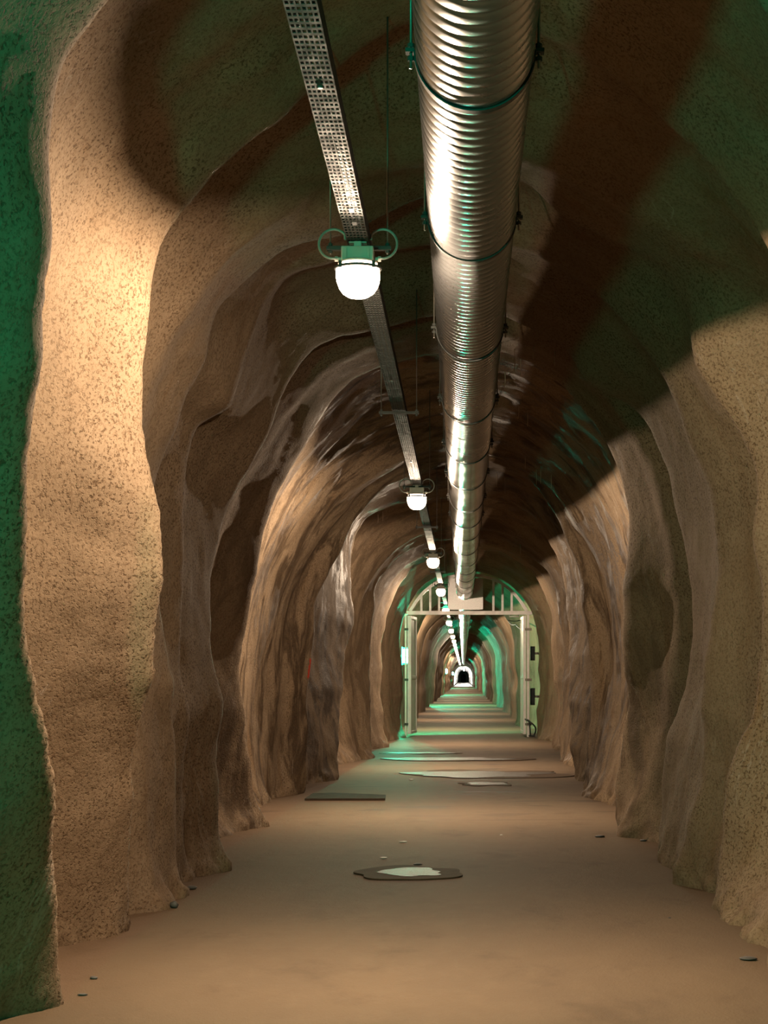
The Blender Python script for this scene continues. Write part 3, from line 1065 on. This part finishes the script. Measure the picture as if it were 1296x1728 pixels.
puddle(642, 746, 1474, 6.5, 1.3, 'nearest small oval puddle glinting in the middle of the floor', 1.5)
puddle(700, 920, 1307, 5.5, 2.6, 'wide glinting puddle across the floor beyond the dark strip', 1.25)
puddle(664, 850, 1281.5, 2.6, 3.9, 'thin bright puddle band second before the gate', 1.2)
puddle(640, 760, 1271.5, 1.0, 5.2, 'thinnest and farthest bright puddle line before the gate', 1.2)
puddle(792, 850, 1323.5, 2.2, 6.6, 'small dark oval puddle just before the wide glinting puddle', 1.5)

p = [px_floor(514, 1351), px_floor(650, 1351), px_floor(651, 1344.5), px_floor(560, 1341), px_floor(528, 1342)]
bm = bmesh.new()
f = bm.faces.new([bm.verts.new((x, y, 0.022)) for x, y in p])
r = bmesh.ops.extrude_face_region(bm, geom=[f])
for v in [g for g in r['geom'] if isinstance(g, bmesh.types.BMVert)]: v.co.z = 0.001
tag(from_bm('floor_plate', bm, M_DARKPLATE), 'dark brown flat strip lying on the floor beside the left wall', 'plate')


def stone(px, py, w, h, mat, lab, name='stone', group=None, cat='stone'):
    x, y = px_floor(px, py)
    m = y / F
    bm = bmesh.new()
    bmesh.ops.create_icosphere(bm, subdivisions=2, radius=1.0)
    sd = px * 0.37
    for v in bm.verts:
        k = 1 + 0.35 * noise.noise(v.co * 1.3 + Vector((sd, 0, 0)))
        v.co = Vector((v.co.x * w * m / 2 * k, v.co.y * w * m / 2 * 0.8 * k, v.co.z * h * m / 2 * k))
    zmin = min(v.co.z for v in bm.verts)
    for v in bm.verts: v.co.z -= zmin + 0.003
    o = from_bm(name, bm, mat, None, smooth=True)
    o.location = (x, y, 0.002)
    tag(o, lab, cat, group)


stone(294, 1533, 14, 13, M_STONE, 'small dark stone at the foot of the left wall bulge')
stone(324, 1502, 16, 8, M_STONE, 'flat dark stone at the left wall foot beyond the bulge')
stone(1264, 1620, 30, 6, M_STONE, 'flat dark stone at the foot of the near right wall')
stone(1012, 1413, 18, 4, M_STONE, 'dark flake on the floor near the right wall')
stone(1086, 1420, 12, 4, M_STONE, 'small dark stone tucked against the right wall foot')
stone(1130, 1550, 5, 3, M_STONE, 'tiny dark pebble on the open floor at right')
stone(158, 1652, 14, 5, M_STONE, 'small dark pebble by the nearest left wall foot')
stone(140, 1680, 16, 4, M_STONE, 'dark flake at the very nearest left wall foot')
stone(705, 1460, 14, 3.5, M_STONE, 'dark flake on the floor just behind the nearest puddle')
stone(680, 1421.5, 14, 2.6, M_CHIP, 'farther pale chip on the dark middle floor')
stone(647, 1448.5, 12, 2.6, M_CHIP, 'nearer pale chip on the dark middle floor')
stone(624, 1467.5, 8, 2, M_CHIP, 'small pale chip left of the nearest puddle')
stone(694, 1316.5, 9, 2, M_CHIP, 'small pale chip below the wide glinting puddle')
stone(846, 1410, 5, 2, M_CHIP, 'tiny pale chip in the middle of the lit floor')

# ------------------------------------------------------------------ thin lime straws hanging from the vault
for (x, y0, ln) in ((868, 590, 40), (878, 606, 30), (900, 578, 24), (936, 590, 24), (852, 628, 24), (838, 800, 22), (852, 806, 26),
                    (886, 770, 22), (905, 792, 26), (912, 786, 30), (930, 800, 22), (638, 868, 14), (646, 864, 16), (878, 918, 18),
                    (875, 686, 20), (890, 694, 24)):
    ux, uz = (x - VX), (VY - y0)
    th = math.degrees(math.atan2(uz, ux)); rp = math.hypot(ux, uz)
    ysam = np.arange(8.0, 36.0, 0.05)
    rv = np.array([rad_at(q, th) for q in ysam]) * F / ysam
    hit = np.argmax(rv < rp)
    Y = float(ysam[hit]) if rv[hit] < rp else 14.0
    X = ux * Y / F; Z = CAM_H + uz * Y / F
    zc = ceil_z(X, Y - 0.02)
    L = ln * Y / F
    bm = bmesh.new()
    add_tube(bm, [(0, 0, 0.02), (0.002, 0, -L * 0.5), (0.0, 0.002, -L)], [0.005, 0.003, 0.0012], 5)
    o = from_bm('lime_straw', bm, M_STRAW, None, smooth=True)
    o.location = (X, Y - 0.02, zc)
    tag(o, 'thin pale lime straw hanging from the rock vault beside the duct', 'straw', 'lime straws on the vault')

# ------------------------------------------------------------------ the white lined end of the tunnel
prof = []
for q in range(41):
    a = math.radians(-40 + 260 * q / 40)
    th = math.degrees(a)
    r = float(np.interp(th, TH[::-1], (P0 * np.interp(TH, [-38, 20, 90, 160, 218], [0.82, 0.82, 0.68, 0.86, 0.86]))[::-1]))
    prof.append((r * math.cos(a), r * math.sin(a) + CAM_H))
ysl = [246.3, 246.5, 253, 260, 270, 285, 310, 340, 380, 450]
co = np.zeros((len(ysl), len(prof), 3))
for i, y in enumerate(ysl):
    k = 1.6 if i == 0 else 1.0      # the first ring spreads out to meet the rock
    for j, (x, z) in enumerate(prof): co[i, j] = (x * k, y, (z - CAM_H) * k + CAM_H)
tag(link('wall_end', grid_mesh('wall_end', co), M_LINING), 'white painted lining at the far bright end of the tunnel', 'wall', kind='structure')
bm = bmesh.new(); add_box(bm, (0, 348.5, -0.02), (2.6, 203, 0.04))
tag(from_bm('floor_end', bm, M_LINING), 'pale floor at the far bright end of the tunnel', 'floor', kind='structure')
for k, y in enumerate((248.5, 254, 260, 267, 275, 285, 297, 312, 330, 352, 385)):
    t = empty('tube_light', (0.1, y, CAM_H + 1.40), 'white tube light at the far bright end of the tunnel', 'lamp', 'white lights at the tunnel end')
    bm = bmesh.new(); add_box(bm, (0, 0, 0.02), (0.16, 1.2, 0.03), 0.005)
    from_bm('housing', bm, M_GEAR, t)
    bm = bmesh.new(); add_box(bm, (0, 0, -0.012), (0.12, 1.1, 0.03), 0.008)
    from_bm('diffuser', bm, M_WHITE, t)

bm = bmesh.new()  # added wall and black panel stand in for the dark far depth
add_box(bm, (0, 450, 1.6), (3.6, 0.2, 3.6))
tag(from_bm('wall_far', bm, M_LINING), 'added end wall closing the far white lined section', 'wall', kind='structure')
t = empty('far_dark_panel', (0.0, 449.8, 0), 'black round topped panel standing in for the dark tunnel depth', 'backdrop')
bm = bmesh.new()
vs = [bm.verts.new((x, 0, z)) for x, z in [(-0.65, 0.02), (0.65, 0.02)] + [(0.65 * math.cos(a), 1.5 + 0.65 * math.sin(a)) for a in [math.pi * q / 10 for q in range(11)]]]
f = bm.faces.new(vs)
r = bmesh.ops.extrude_face_region(bm, geom=[f])
for v in [g for g in r['geom'] if isinstance(g, bmesh.types.BMVert)]: v.co.y -= 0.06
from_bm('dark_panel', bm, M_BLACK, t)
